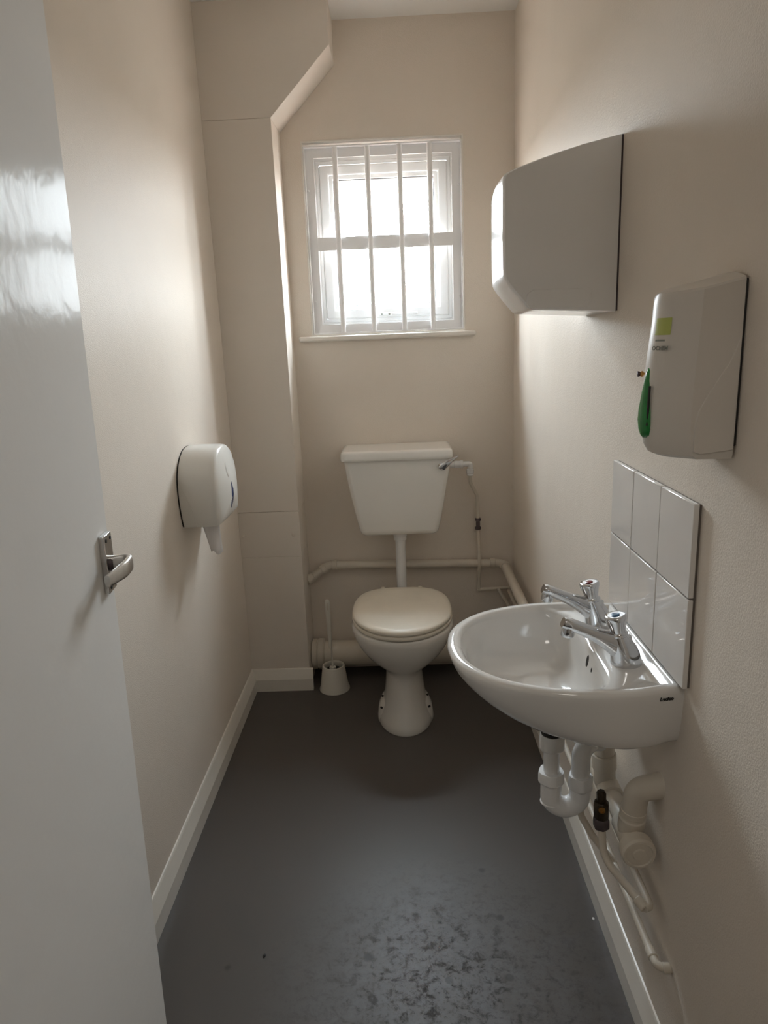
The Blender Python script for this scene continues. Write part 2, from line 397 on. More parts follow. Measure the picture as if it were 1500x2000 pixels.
# ------------------------------------------------------------------ toilet
TX = .641
def egg(hw_, yf, yb, z, n_=48, yc=None, back_p=2.6, front_p=2.0):
    yc = yf + min((yb-yf)*.5, .215) if yc is None else yc
    pts = []
    for i in range(n_):
        q = 2*PI*i/n_; c, s = math.cos(q), math.sin(q)
        p_ = front_p if s < 0 else back_p
        x_ = hw_*math.copysign(abs(c)**(2/p_), c); y_ = math.copysign(abs(s)**(2/p_), s)
        pts.append(V((TX+x_, yc + y_*((yc-yf) if s < 0 else (yb-yc)), z)))
    return pts
toilet = thing('toilet', 'cream white ceramic toilet pan with its lid closed below the window', 'toilet', (TX, 2.45, 0))
bm = B()
T = [(0, 2.288, 2.60, .103), (.006, 2.285, 2.60, .105), (.030, 2.290, 2.60, .099), (.075, 2.305, 2.60, .0815), (.120, 2.316, 2.60, .0745), (.165, 2.322, 2.60, .0700), (.205, 2.322, 2.61, .0685),
     (.225, 2.316, 2.62, .0740), (.243, 2.298, 2.63, .0930), (.262, 2.276, 2.64, .1180), (.290, 2.250, 2.65, .1450), (.322, 2.228, 2.66, .1660), (.355, 2.213, 2.67, .1790), (.385, 2.204, 2.68, .1865), (.402, 2.202, 2.68, .1880), (.410, 2.206, 2.675, .1840)]
loft(bm, [egg(h, yf, yb, z) for z, yf, yb, h in T]); obj('pan', bm, 'pan', toilet, smooth=True, angle=60)
bm = B()
loft(bm, [egg(h, yf, yb, z, yc=2.44) for z, yf, yb, h in ((0, 2.330, 2.56, .1075), (.012, 2.330, 2.56, .1075), (.045, 2.345, 2.56, .1030), (.072, 2.365, 2.55, .0920), (.090, 2.385, 2.54, .0700), (.094, 2.40, 2.53, .05))])
foot = obj('foot_flange', bm, 'pan', toilet, smooth=True, angle=60)
for s in (-1, 1):
    for y_, z_, dx in ((2.387, .066, .0905), (2.452, .079, .0860)):
        bm = B(); lathe(bm, [(.0040, -.004), (.0040, .0035)], (TX+s*dx, y_, z_), (s*.75, -.25, .6), 12); obj('fixing_hole', bm, 'dark', foot, smooth=True)
bm = B()
loft(bm, [egg(h, yf, yb, z, back_p=3.0, yc=2.425) for z, yf, yb, h in ((.413, 2.207, 2.655, .1790), (.416, 2.202, 2.658, .1840), (.427, 2.201, 2.658, .1850), (.4305, 2.205, 2.655, .1810))])
obj('seat', bm, 'seat', toilet, smooth=True, angle=60)
bm = B()
loft(bm, [egg(h, yf, yb, z, back_p=3.0, yc=2.420) for z, yf, yb, h in ((.4325, 2.202, 2.650, .1790), (.435, 2.198, 2.654, .1830), (.445, 2.197, 2.654, .1835), (.4505, 2.203, 2.649, .1780), (.4545, 2.220, 2.634, .1610), (.4570, 2.27, 2.60, .115), (.4575, 2.37, 2.52, .04))])
obj('lid', bm, 'seat', toilet, smooth=True, angle=60)
for s in (-1, 1):
    bm = B(); lathe(bm, [(.011, .40), (.011, .440), (.008, .446)], (TX+s*.075, 2.664, 0), (0, 0, 1), 16); obj('hinge', bm, 'seat', toilet, smooth=True)
bm = B(); tube(bm, fillet([(TX, 2.60, .30), (TX, 2.72, .27), (TX, 2.80, .115)], .08), .050, 20); obj('outlet', bm, 'pan', toilet, smooth=True)

# cistern
cis = thing('cistern', 'white tapered cistern with chrome lever on the wall above the toilet', 'cistern', (TX, 2.76, .655))
def rrect(x0, x1, y0, y1, z, r_, seg=5):
    pts = []
    for cx, cy, a0 in ((x1-r_, y0+r_, -PI/2), (x1-r_, y1-.004, 0), (x0+r_, y1-.004, PI/2), (x0+r_, y0+r_, PI)):
        rr_ = r_ if cy == y0+r_ else .004
        ccx = cx if rr_ == r_ else (x1-.004 if cx == x1-r_ else x0+.004)
        for s in range(seg+1):
            q = a0 + PI/2*s/seg; pts.append(V((ccx+rr_*math.cos(q), cy+rr_*math.sin(q), z)))
    return pts
bm = B()
S = []
for z, x0, x1, y0 in ((.6535, .506, .777, 2.715), (.6560, .494, .789, 2.700), (.664, .487, .796, 2.691), (.68, .4815, .8015, 2.686), (.76, .465, .8170, 2.680), (.84, .4505, .8310, 2.675), (.90, .441, .8420, 2.671), (.968, .4325, .8510, 2.668)):
    S.append(rrect(x0, x1, y0, D-.004, z, .022))
loft(bm, S); obj('tank', bm, 'cistern', cis, smooth=True, angle=50)
bm = B()
S = [rrect(.4215+i, .8580-i, 2.655+i, D-.004, z, .024-i*.3) for z, i in ((.963, .004), (.966, .0005), (.975, 0), (.992, .001), (.9985, .004), (1.0015, .011), (1.0020, .020), (1.0020, .05))]
loft(bm, S); obj('tank_lid', bm, 'cistern', cis, smooth=True, angle=50)
bm = B(); lathe(bm, [(.011, 0), (.011, .010), (.013, .012), (.013, .018), (.009, .022)], (.8120, 2.672, .936), (0, -1, 0), 18); lev = obj('lever_boss', bm, 'chrome', cis, smooth=True)
P = [(.804, .928), (.815, .934), (.835, .949), (.855, .962), (.8745, .9745)]
wd_ = [.0095, .0140, .0105, .0065, .0028]
rings = []
for i, ((x_, z_), w_) in enumerate(zip(P, wd_)):
    d = V((.8, 0, .55)).normalized(); nn = V((-.55, 0, .8)).normalized(); yb_ = 2.650 - .006*math.sin(i/4*PI)
    rings.append([V((x_, yb_, z_)) + nn*w_*math.cos(q) + V((0, 1, 0))*.0045*math.sin(q) for q in [2*PI*k/14 for k in range(14)]])
bm = B(); loft(bm, rings); lv = obj('flush_lever', bm, 'chrome', cis, smooth=True, angle=60); lv['label'] = 'chrome flush lever'

# flush pipe
fp = thing('flush_pipe', 'white plastic flush pipe running down from the cistern to the toilet', 'pipe', (.643, 2.752, .34))
bm = B(); tube(bm, fillet([(.643, 2.752, .640), (.643, 2.752, .40), (.641, 2.66, .355)], .05), .0205, 20); obj('pipe', bm, 'pvc', fp, smooth=True)
bm = B(); lathe(bm, [(.022, -.020), (.0265, -.018), (.0265, -.003), (.029, -.001), (.029, .010), (.024, .013)], (.643, 2.752, .640), (0, 0, 1), 22); obj('collar', bm, 'pvc', fp, smooth=True, angle=30)

# soil pipe along the back
sp = thing('soil_pipe', 'fat cream painted soil pipe low on the end wall behind the toilet', 'pipe', (.58, 2.80, .045))
SPY, SPZ = 2.800, .1015
bm = B(); tube(bm, [(.25, SPY, SPZ), (.965, SPY, SPZ)], .0560, 28); obj('pipe', bm, 'pipe', sp, smooth=True)
bm = B(); lathe(bm, [(.060, 0), (.0655, .002), (.0655, .020), (.062, .022), (.062, .026), (.0675, .028), (.0675, .048), (.063, .053), (.0565, .056)], (.2445, SPY, SPZ), (1, 0, 0), 32); obj('socket', bm, 'pipe', sp, smooth=True, angle=30)
bm = B(); lathe(bm, [(.060, 0), (.064, .002), (.064, .06), (.057, .063)], (.57, SPY, SPZ), (1, 0, 0), 32); obj('coupling', bm, 'pipe', sp, smooth=True, angle=30)

# toilet brush
BXc, BYc = .3452, 2.676
hd = thing('brush_holder', 'cream plastic tapered pot holding the toilet brush beside the boxed corner', 'brush holder', (BXc, BYc, 0))
bm = B(); lathe(bm, [(.0640, 0), (.0640, .004), (.0600, .014), (.0575, .024), (.0470, .100), (.0455, .106), (.0415, .108), (.0385, .104), (.0395, .095), (.050, .012), (.0, .012)], (BXc, BYc, 0), (0, 0, 1), 36, cap0=True, cap1=False); obj('pot', bm, 'brush_plastic', hd, smooth=True, angle=45)
br = thing('toilet_brush', 'white toilet brush standing upright in its pot, handle with a hanging slot', 'toilet brush', (BXc, BYc, .012))
bx, by = .3420, 2.676
bm = B(); lathe(bm, [(.0, .014), (.030, .016), (.034, .03), (.034, .080), (.028, .090), (.0, .092)], (bx+.002, by, 0), (0, 0, 1), 22); obj('bristles', bm, 'dark', br, smooth=True)
bm = B(); lathe(bm, [(.013, .090), (.014, .094), (.013, .099), (.006, .102), (.0045, .108), (.0035, .125), (.0035, .190)], (bx, by, 0), (-.006, 0, 1), 16); obj('stem', bm, 'brush_plastic', br, smooth=True)
rings = []
for z, w_, dpt_ in ((.184, .0060, .0050), (.192, .0062, .0050), (.194, .0072, .005), (.24, .0085, .0050), (.30, .0098, .0048), (.350, .0105, .0045), (.385, .0100, .0042), (.394, .0080, .004), (.397, .005, .003)):
    rings.append([V((bx-.004-.006*z + w_*math.copysign(abs(math.cos(q))**.7, math.cos(q)), by + dpt_*math.copysign(abs(math.sin(q))**.7, math.sin(q)), z)) for q in [2*PI*k/16 for k in range(16)]])
bm = B(); loft(bm, rings); h_ = obj('handle', bm, 'brush_plastic', br, smooth=True, angle=60)
bm = B(); prism(bm, [(bx-.0095, .352), (bx-.0035, .352), (bx-.0035, .384), (bx-.0095, .384)], lambda u, v, a_: (u, a_, v), by-.0052, by-.0046); obj('hanging_slot', bm, 'pipe', h_, bevel=.002)

# ------------------------------------------------------------------ waste pipe round the back and right walls
wp = thing('waste_pipe', 'cream painted waste pipe running round the end wall and under the basin', 'pipe', (1.08, 2.0, .40))
PX = 1.0795
bm = B(); tube(bm, fillet([(.236, D-.062, .433), (.252, D-.055, .440), (.335, D-.034, .492), (PX, D-.034, .4775), (PX, 1.20, .4520)], [0, .02, .05, .045, 0], 8), .0185, 20); obj('pipe', bm, 'pipe', wp, smooth=True)
def sleeve(p, d, l, r_, name='coupling', par=None, mtl='pipe'):
    bm = B(); lathe(bm, [(r_*.9, 0), (r_, .0015), (r_, l-.0015), (r_*.9, l)], p, d, 24); return obj(name, bm, mtl, par, smooth=True, angle=30)
dl = (V((.335, D-.034, .492))-V((.252, D-.055, .440))).normalized()
sleeve(V((.243, D-.060, .4350)), dl, .032, .0222, par=wp)
sleeve(V((.303, D-.042, .4720)), dl, .022, .0212, par=wp)
sleeve(V((.347, D-.034, .4915)), (1, 0, -.02), .022, .0212, par=wp)
sleeve(V((1.020, D-.034, .4787)), (1, 0, -.02), .022, .0212, par=wp)
sleeve(V((PX, D-.070, .4770)), (0, -1, -.016), .022, .0212, par=wp)
# tee below the trap
TY = 1.345; TZ = .4545
sleeve(V((PX, TY+.045, TZ+.001)), (0, -1, -.016), .090, .0240, 'tee', wp)
bm = B(); lathe(bm, [(.021, 0), (.023, .012), (.0235, .040), (.026, .042), (.026, .075), (.024, .077)], (PX-.004, TY, TZ), (-.06, 0, 1), 24); obj('tee_branch', bm, 'pipe', wp, smooth=True, angle=30)
sleeve(V((PX-.0085, TY, TZ+.076)), (-.06, 0, 1), .030, .0225, 'socket', wp)
# near tee with elbow into the wall and the end cap
NY = 1.178; NZ = .4505
sleeve(V((PX, NY+.050, NZ+.001)), (0, -1, -.016), .070, .0250, 'tee', wp)
bm = B(); lathe(bm, [(.022, 0), (.025, .015), (.0255, .042), (.0235, .045), (.0235, .050), (.025, .052), (.025, .062), (.022, .064)], (PX, NY+.012, NZ), (.05, -.10, 1), 24); obj('tee_branch', bm, 'pipe', wp, smooth=True, angle=30)
bm = B(); tube(bm, fillet([(PX+.003, NY+.006, NZ+.058), (PX+.005, NY, NZ+.108), (W+.02, NY-.022, NZ+.135)], .034, 10), .0235, 22); obj('elbow', bm, 'pipe', wp, smooth=True)
bm = B(); lathe(bm, [(.024, 0), (.0325, .002), (.0325, .022), (.0295, .027), (.0255, .0275), (.024, .0255), (.013, .0255), (.0115, .0285), (.0, .0290)], (PX, NY-.020, NZ), (0, -1, -.016), 32)
cap = obj('end_cap', bm, 'pipe', wp, smooth=True, angle=30)

# basin trap
QX, QY = .9455, 1.287
tp = thing('basin_trap', 'white plastic trap with screw collars hanging below the basin', 'waste trap', (QX+.03, QY, .42))
bm = B(); tube(bm, [(QX, QY, .66), (QX, QY, .52)], .0165, 20); obj('inlet_pipe', bm, 'pvc', tp, smooth=True)
def nut(name, x_, y_, z0, z1, r_, par, flutes=10):
    bm = B(); n_ = 40; rings = []
    for z, k in ((z0, .93), (z0+.003, 1), (z1-.004, 1.0), (z1, .94)):
        rings.append([V((x_+math.cos(2*PI*i/n_)*r_*k*(1+.025*(1 if (i*flutes//n_) % 2 else -1)), y_+math.sin(2*PI*i/n_)*r_*k*(1+.025*(1 if (i*flutes//n_) % 2 else -1)), z)) for i in range(n_)])
    loft(bm, rings); return obj(name, bm, 'pvc', par, smooth=True, angle=30)
bm = B(); lathe(bm, [(.0225, z) if i % 2 == 0 else (.0205, z) for i, z in enumerate([.612+.003*k for k in range(16)])], (QX, QY, 0), (0, 0, 1), 24); obj('threaded_tail', bm, 'dark', tp, smooth=False)
nut('collar_nut', QX, QY, .582, .617, .0255, tp)
nut('collar_nut', QX, QY, .505, .530, .0265, tp)
RX = QX+.0610
bm = B(); tube(bm, fillet([(QX, QY, .520), (QX, QY, .4560), (QX+.0305, QY, .4385), (RX, QY, .4560), (RX, QY, .500)], [0, .028, .05, .028, 0], 8), .0215, 22); obj('u_bend', bm, 'pvc', tp, smooth=True)
sleeve(V((QX, QY, .455)), (0, 0, 1), .004, .0222, 'joint_ring', tp, 'pvc')
nut('collar_nut', RX, QY, .488, .519, .0245, tp)
bm = B(); tube(bm, fillet([(RX, QY, .505), (RX, QY, .576), (RX+.030, QY+.030, .576), (PX-.012, TY, .556)], [0, .034, .03, 0], 9), .0190, 20); obj('outlet_bend', bm, 'pvc', tp, smooth=True)
# ------------------------------------------------------------------ small supply pipes under the basin
cw = thing('cold_supply_pipe', 'thin cream painted pipe bending out below the dark valve under the basin', 'pipe', (1.085, 1.2, .34))
bm = B(); tube(bm, fillet([(1.0335, 1.222, .452), (1.0345, 1.205, .385), (1.089, 1.112, .3475)], .05, 8), .0078, 14); obj('pipe', bm, 'pipe', cw, smooth=True)
bm = B(); tube(bm, fillet([(1.0865, 1.110, .3500), (1.0990, 1.116, .349), (1.0990, D-.03, .357)], .012, 6), .0075, 14); obj('wall_run', bm, 'pipe', cw, smooth=True)
sleeve(V((1.0775, 1.1300, .3545)), (.48, -.82, -.32), .022, .0098, 'elbow_socket', cw)
hw = thing('hot_supply_pipe', 'thin cream painted pipe running low along the right wall into an elbow', 'pipe', (1.1, 1.2, .25))
bm = B(); tube(bm, fillet([(1.0380, 1.372, .47), (1.0360, 1.392, .345), (1.0620, 1.372, .300), (1.0990, 1.33, .262)], .04, 8), .0078, 14); obj('pipe', bm, 'pipe', hw, smooth=True)
bm = B(); tube(bm, fillet([(W+.012, 1.062, .2605), (1.0985, 1.066, .2605), (1.0985, 2.70, .2640), (1.0985, D-.03, .300)], [0, .018, .05, 0], 8), .0078, 14); obj('wall_run', bm, 'pipe', hw, smooth=True)
sleeve(V((1.0985, 1.108, .2605)), (0, -1, 0), .022, .0098, 'elbow_socket', hw)
sleeve(V((1.1075, 1.064, .2605)), (1, 0, 0), .014, .0098, 'elbow_socket', hw)
# service valve on top of the cold pipe
sv = thing('service_valve', 'dark tarnished brass isolating valve on the pipe under the basin', 'valve', (1.0335, 1.224, .445))
bm = B(); ax = V((-.015, .06, 1)).normalized(); b0 = V((1.0335, 1.222, .440))
lathe(bm, [(.0140, 0), (.0168, .003), (.0168, .020), (.0140, .024)], b0, ax, 6); obj('compression_nut', bm, 'iron', sv, bevel=.0015)
bm = B(); lathe(bm, [(.0130, .022), (.0155, .025), (.0155, .056), (.0130, .060)], b0, ax, 8); vb = obj('valve_body', bm, 'brass_dark', sv, bevel=.001)
bm = B(); lathe(bm, [(.0090, .058), (.0100, .061), (.0100, .078), (.007, .083)], b0, ax, 6); obj('top_nut', bm, 'brass_dark', sv, bevel=.001)
bm = B(); lathe(bm, [(.0065, 0), (.0065, .003), (.004, .0032), (.004, .001)], b0+ax*.050+V((-.003, -.0140, 0)), (-.2, -1, .1), 14, cap1=True); obj('screw_slot', bm, 'brass', vb, smooth=True)
# pipe that feeds the cistern
cs = thing('cistern_supply_pipe', 'thin cream pipe with a dark valve climbing the end wall to the cistern', 'pipe', (.97, D-.03, .36))
CY = D-.032
bm = B(); tube(bm, fillet([(.9370, CY-.03, .875), (.9390, CY-.024, .835), (.9680, CY, .775), (.9710, CY, .640)], [0, .03, .03, 0], 7), .0072, 14); obj('pipe', bm, 'pipe', cs, smooth=True)
bm = B(); tube(bm, fillet([(.9710, CY, .640), (.9740, CY-.020, .505), (.9740, CY-.020, .470), (.9720, CY, .42), (.9730, CY, .362)], .03, 6), .0072, 14); obj('lower_pipe', bm, 'pipe', cs, smooth=True)
bm = B(); tube(bm, [(.966, CY, .3590), (1.098, CY, .3660)], .0075, 14); obj('branch_pipe', bm, 'pipe', cs, smooth=True)
bm = B(); tube(bm, fillet([(1.055, CY-.008, .3650), (1.064, CY-.020, .345), (1.092, CY-.030, .3050), (1.0985, CY-.05, .285)], .02, 6), .0080, 14); obj('drop_pipe', bm, 'pipe', cs, smooth=True)
bm = B(); lathe(bm, [(.0110, 0), (.0130, .003), (.0130, .010), (.0085, .013), (.0085, .036), (.0125, .039), (.0125, .047), (.010, .050)], (.9712, CY, .628), (0, 0, 1), 10); iv = obj('valve', bm, 'iron', cs); iv['label'] = 'dark metal inline valve'
bm = B(); lathe(bm, [(.0125, 0), (.0125, .022), (.0145, .023), (.0145, .045), (.0165, .047), (.0165, .058), (.012, .060), (.010, .075)], (.8500, CY-.03, .914), (1, 0, 0), 18); obj('inlet_fitting', bm, 'pvc', cs, smooth=True, angle=30)
bm = B(); tube(bm, fillet([(.915, CY-.03, .914), (.9385, CY-.03, .914), (.9385, CY-.03, .895)], .012, 6), .0115, 16); obj('elbow', bm, 'pvc', cs, smooth=True)
bm = B(); lathe(bm, [(.0105, 0), (.0135, .002), (.0135, .006), (.0125, .008), (.0150, .010), (.0150, .026), (.012, .028)], (.9375, CY-.03, .866), (0, 0, 1), 18); obj('push_fitting', bm, 'pvc', cs, smooth=True, angle=30)

# ------------------------------------------------------------------ wash basin
YC = 1.287
bas = thing('wash_basin', 'white ceramic wall hung wash basin with two taps on the right wall', 'basin', (W-.2, YC, .69))
half = [(W, .2010), (1.090, .2035), (1.05, .2120), (1.00, .2155), (.95, .2135), (.905, .2055), (.860, .1900), (.820, .1690), (.785, .1390), (.757, .1000), (.740, .0540), (.7345, 0)]
cpts = catmull([(x_, -h, 0) for x_, h in half], 6, closed=False)
outl = [V((p.x, p.y, 0)) for p in cpts] + [V((p.x, -p.y, 0)) for p in reversed(cpts[:-1])]     # open towards the wall
nseg = 14
for i in range(1, nseg): outl.append(V((W, .2010 - .402*i/nseg, 0)))
NO = len(outl); CB = V((.925, 0, 0))
def raypoly(poly, ang):
    d = V((math.cos(ang), math.sin(ang), 0)); best = None
    for i in range(len(poly)):
        a_, b_ = poly[i]-CB, poly[(i+1) % len(poly)]-CB; e_ = b_-a_; den = d.x*e_.y-d.y*e_.x
        if abs(den) < 1e-12: continue
        s = (a_.x*e_.y-a_.y*e_.x)/den; u = (a_.x*d.y-a_.y*d.x)/den
        if s > 0 and -1e-6 <= u <= 1+1e-6: best = s if best is None else max(best, s)
    return CB + d*best
ANG = [math.atan2(p.y, p.x-CB.x) for p in outl]
def inset(d_front, d_back):
    c = []
    for p in outl: c.append(p)
    res = []
    for i, p in enumerate(outl):
        if p.x > W-1e-4 and abs(p.y) < .2009: nrm = V((-1, 0, 0)); res.append(p+nrm*d_back); continue
        t_ = (outl[(i+1) % NO]-outl[i-1]); 
        if p.x > W-1e-4: nrm = V((0, -math.copysign(1, p.y), 0)); res.append(p+nrm*d_front+V((-d_back, 0, 0))); continue
        nrm = V((-t_.y, t_.x, 0)).normalized()
        if nrm.dot(CB-p) < 0: nrm = -nrm
        q_ = p+nrm*d_front; q_.x = min(q_.x, W-d_back); res.append(q_)
    return res
# bowl opening: D shape with a straight back below the taps
bh = [(1.012, 0), (1.014, .08), (1.010, .135), (.992, .170), (.955, .1795), (.905, .1735), (.860, .1590), (.820, .1370), (.790, .1060), (.770, .0600), (.7635, 0)]
bp_ = catmull([(x_, -h, 0) for x_, h in bh], 8, closed=False)
bowl = [V((p.x, p.y, 0)) for p in bp_] + [V((p.x, -p.y, 0)) for p in reversed(bp_[1:-1])]
BOWL = [raypoly(bowl, a_) for a_ in ANG]
RZ = .8200
def lift(pts, z): return [V((p.x, YC+p.y, z if not callable(z) else z(p))) for p in pts]
def under(sx_, sy_, z, drop=0):
    res = []
    for p in outl:
        x_ = W-(W-p.x)*sx_; lift_ = .011*max(0, min(1, (x_-.98)/.143))*max(0, 1-(z-.689)/.09)
        res.append(V((x_, YC+p.y*sy_, z+lift_)))
    return res
rings = [under(.40, .80, .6890), under(.47, .86, .6915), under(.56, .900, .6965), under(.66, .925, .7045), under(.755, .945, .7165), under(.835, .960, .7320), under(.895, .972, .7500), under(.940, .982, .7680), under(.972, .990, .7850), under(.990, .996, .8000), under(.999, 1.0, .8110)]
rings.append(lift(inset(.0015, 0), .8165)); rings.append(lift(inset(.006, .002), RZ)); rings.append(lift(inset(.016, .010), RZ+.0005))
rings.append(lift(inset(.020, .015), RZ-.0015))
I2 = inset(.024, .019)
def mixp(A, Bp, u): return [a_*(1-u)+b_*u for a_, b_ in zip(A, Bp)]
lz = lambda p: .8135 if p.x > 1.0 else .8150
rings.append(lift(I2, lambda p: .8110 if p.x > .99 else .8155))
rings.append(lift(mixp(I2, BOWL, .45), lambda p: .8095 if p.x > .99 else .8130))
rings.append(lift(mixp(I2, BOWL, .85), lambda p: .8095 if p.x > .97 else .8095))
rings.append(lift(BOWL, .8060))
DC = V((.930, 0, 0))
for u, z in ((.965, .7960), (.935, .7820), (.90, .7640), (.85, .7450), (.76, .7290), (.62, .7190), (.42, .7135), (.20, .7100), (.115, .7085)):
    rings.append(lift([DC+(p-DC)*u for p in BOWL], z))
bm = B(); loft(bm, rings); body = obj('bowl', bm, 'ceramic', bas, smooth=True, angle=75)
dg = bpy.context.evaluated_depsgraph_get(); bvh = BVHTree.FromObject(body, dg)
bm = B(); lathe(bm, [(.0, .7105), (.014, .7105), (.019, .7120), (.0215, .7110), (.0215, .7080)], (DC.x, YC, 0), (0, 0, 1), 24); obj('waste_fitting', bm, 'chrome', bas, smooth=True)
for y_, z_, r_, sz in ((1.268, .7850, .0058, 2.1), (1.2385, .7800, .0026, 1.8)):        # overflow slots in the back of the bowl
    hit = bvh.ray_cast(V((.90, y_, z_)), V((1, 0, 0)))
    p, nn = hit[0], hit[1]
    if nn.x > 0: nn = -nn
    bm = B(); n_ = 20
    a_, b_, d = frame(nn)
    zz = V((0, 0, 1)); zz = (zz-d*zz.dot(d)).normalized(); yy = d.cross(zz)
    loft(bm, [[p + d*h + yy*math.cos(2*PI*i/n_)*r_ + zz*math.sin(2*PI*i/n_)*r_*sz for i in range(n_)] for h in (-.002, .0006)])
    obj('overflow_hole', bm, 'dark', bas, smooth=True)
# raised ledge strip against the wall
lx, lzz = 1.0925, .8012
hit = bvh.ray_cast(V((lx, .9, lzz)), V((0, 1, 0)))
p, nn = hit[0], hit[1]
if nn.y > 0: nn = -nn
xx = V((1, 0, 0)); xx = (xx-nn*xx.dot(nn)).normalized(); zz = nn.cross(xx)
mtx = Matrix((xx, zz, nn)).transposed().to_4x4(); mtx.translation = p + nn*.0006
logo = text_mesh('Lecico', .0094, mtx, 'black_ink', 'lettering', bas, bold=.0003, shear=.15, depth=.0008)
bm = B(); box(bm, W-.0012, W+.0006, YC-.1880, YC+.1880, .7260, .8205); obj('sealant', bm, 'caulk', bas)

# taps
def make_tap(name, label, y_, ind):
    o_ = V((1.0620, y_, .8090)); tpq = thing(name, label, 'tap', o_, 'basin taps')
    bm = B(); rings = []
    for z, cx, ra, rb in ((0, 0, .0285, .0265), (.004, 0, .0288, .0265), (.010, -.0005, .0282, .0258), (.024, -.003, .0270, .0232), (.036, -.0065, .0245, .0210), (.048, -.0110, .0205, .0182), (.058, -.0150, .0165, .0160)):
        rings.append([o_+V((cx+ra*math.cos(2*PI*i/24), rb*math.sin(2*PI*i/24), z)) for i in range(24)])
    loft(bm, rings); body_ = obj('body', bm, 'chrome', tpq, smooth=True, angle=60)
    bm = B(); rings = []
    for x_, z_, h_, w_ in ((-.004, .032, .0270, .0175), (-.022, .0405, .0225, .0160), (-.040, .0500, .0172, .0145), (-.060, .0605, .0132, .0132), (-.080, .0700, .0115, .0124), (-.100, .0790, .0110, .0122), (-.114, .0845, .0110, .0122), (-.119, .0860, .0090, .0100)):
        d = V((-.9, 0, .42)).normalized(); nn_ = V((.42, 0, .9)).normalized()
        rings.append([o_+V((x_, 0, z_))+nn_*h_*math.copysign(abs(math.sin(q))**.75, math.sin(q))+V((0, 1, 0))*w_*math.copysign(abs(math.cos(q))**.75, math.cos(q)) for q in [2*PI*k/20 for k in range(20)]])
    loft(bm, rings); obj('spout', bm, 'chrome', tpq, smooth=True, angle=60)
    bm = B(); lathe(bm, [(.0085, 0), (.0110, .002), (.0116, .014), (.0126, .025), (.0120, .0275), (.009, .0275)], o_+V((-.1075, 0, .086)), (-.10, 0, -1), 20); obj('nozzle', bm, 'chrome', tpq, smooth=True, angle=40)
    ax_ = V((-.20, 0, 1)).normalized(); k0 = o_+V((-.0150, 0, .0560))
    bm = B(); lathe(bm, [(.0155, 0), (.0172, .002), (.0172, .0048), (.0145, .0065), (.0135, .009)], k0, ax_, 22); obj('collar', bm, 'chrome', tpq, smooth=True, angle=40)
    a_, b_, d = frame(ax_); rings = []
    for h, r_, fl in ((.006, .0132, .0), (.013, .0138, .03), (.024, .0162, .06), (.033, .0190, .05), (.0380, .0200, .02), (.0410, .0196, 0), (.0425, .0176, 0), (.0420, .0120, 0)):
        rings.append([k0+d*h+(a_*math.cos(2*PI*i/36)+b_*math.sin(2*PI*i/36))*r_*(1+fl*math.cos(4*2*PI*i/36)) for i in range(36)])
    bm = B(); loft(bm, rings); kn = obj('knob', bm, 'chrome', tpq, smooth=True, angle=60)
    bm = B(); lathe(bm, [(.0078, .0410), (.0078, .0430), (.0066, .0436), (0, .0437)], k0, ax_, 20); dd = obj('indicator_disc', bm, ind, kn, smooth=True)
    dd['label'] = 'coloured temperature disc'
    return tpq
make_tap('basin_tap', 'chrome basin tap with a blue disc, nearer the camera', 1.2060, 'tap_blue')
make_tap('basin_tap', 'chrome basin tap with a dark red disc, farther from the camera', 1.3860, 'tap_red')

# ------------------------------------------------------------------ tile splashback
tl = thing('tile_splashback', 'splashback of six white glazed tiles on the wall above the basin', 'splashback', (W-.006, 1.278, .825))
TF = W-.0125
ty = [1.0660, 1.2095, 1.3535, 1.4885]; tz = [.8255, .9860, 1.1460]
for j in range(2):
    for i in range(3):
        gp = .0015
        k = .0006*random.uniform(-1, 1)
        obj('tile', box(B(), TF+k, W-.004, ty[i]+gp, ty[i+1]-gp, tz[j]+gp, tz[j+1]-gp), 'tile', tl, bevel=.0016, bseg=3)
obj('grout_bed', box(B(), TF+.003, W, ty[0]+.004, ty[3]-.003, tz[0]+.002, tz[2]-.003), 'grout', tl)

# ------------------------------------------------------------------ paper towel dispenser
td = thing('towel_dispenser', 'white plastic paper towel dispenser high on the right wall', 'towel dispenser', (W, 1.67, 1.452))
prof = [(W-.004, 1.7960), (1.085, 1.7900), (1.040, 1.7810), (1.000, 1.7710), (.950, 1.7570), (.905, 1.7432), (.8850, 1.7350), (.8790, 1.7305), (.8770, 1.722), (.8765, 1.66), (.8765, 1.60), (.8775, 1.545), (.8790, 1.530), (.8860, 1.5180), (.9070, 1.4930), (.9300, 1.4680), (.9380, 1.4640), (.960, 1.4625), (1.02, 1.4590), (1.08, 1.4550), (W-.004, 1.4530)]
y0, y1 = 1.5400, 1.8000
def towel_ring(y_, ins, front):
    c = V((1.0, 0, 1.62)); res = []
    for x_, z_ in prof:
        f = max(0, min(1, (W-x_)/.24))
        xx_ = x_ + front*f; 
        zz_ = z_ + (-ins if z_ > 1.62 else ins)*(1 if x_ < W-.01 else .6)
        res.append(V((min(xx_, W-.004), y_, zz_)))
    return res
rings = []
for u in [0, .012, .03, .06, .12, .25, .4, .5, .6, .75, .88, .94, .97, .988, 1]:
    y_ = y0+(y1-y0)*u; edge = min(u, 1-u)
    rnd = .004*(1-min(1, edge/.03))**2
    bulge = -.006*math.sin(PI*u)
    rings.append(towel_ring(y_, rnd*.5, .0062 + rnd + bulge + .010*u))
bm = B(); loft(bm, rings); cov = obj('cover', bm, 'towel_plastic', td, smooth=True, angle=32)
obj('back_plate', box(B(), W-.0045, W, y0+.0010, y1-.006, 1.4550, 1.7950), 'iron', td)
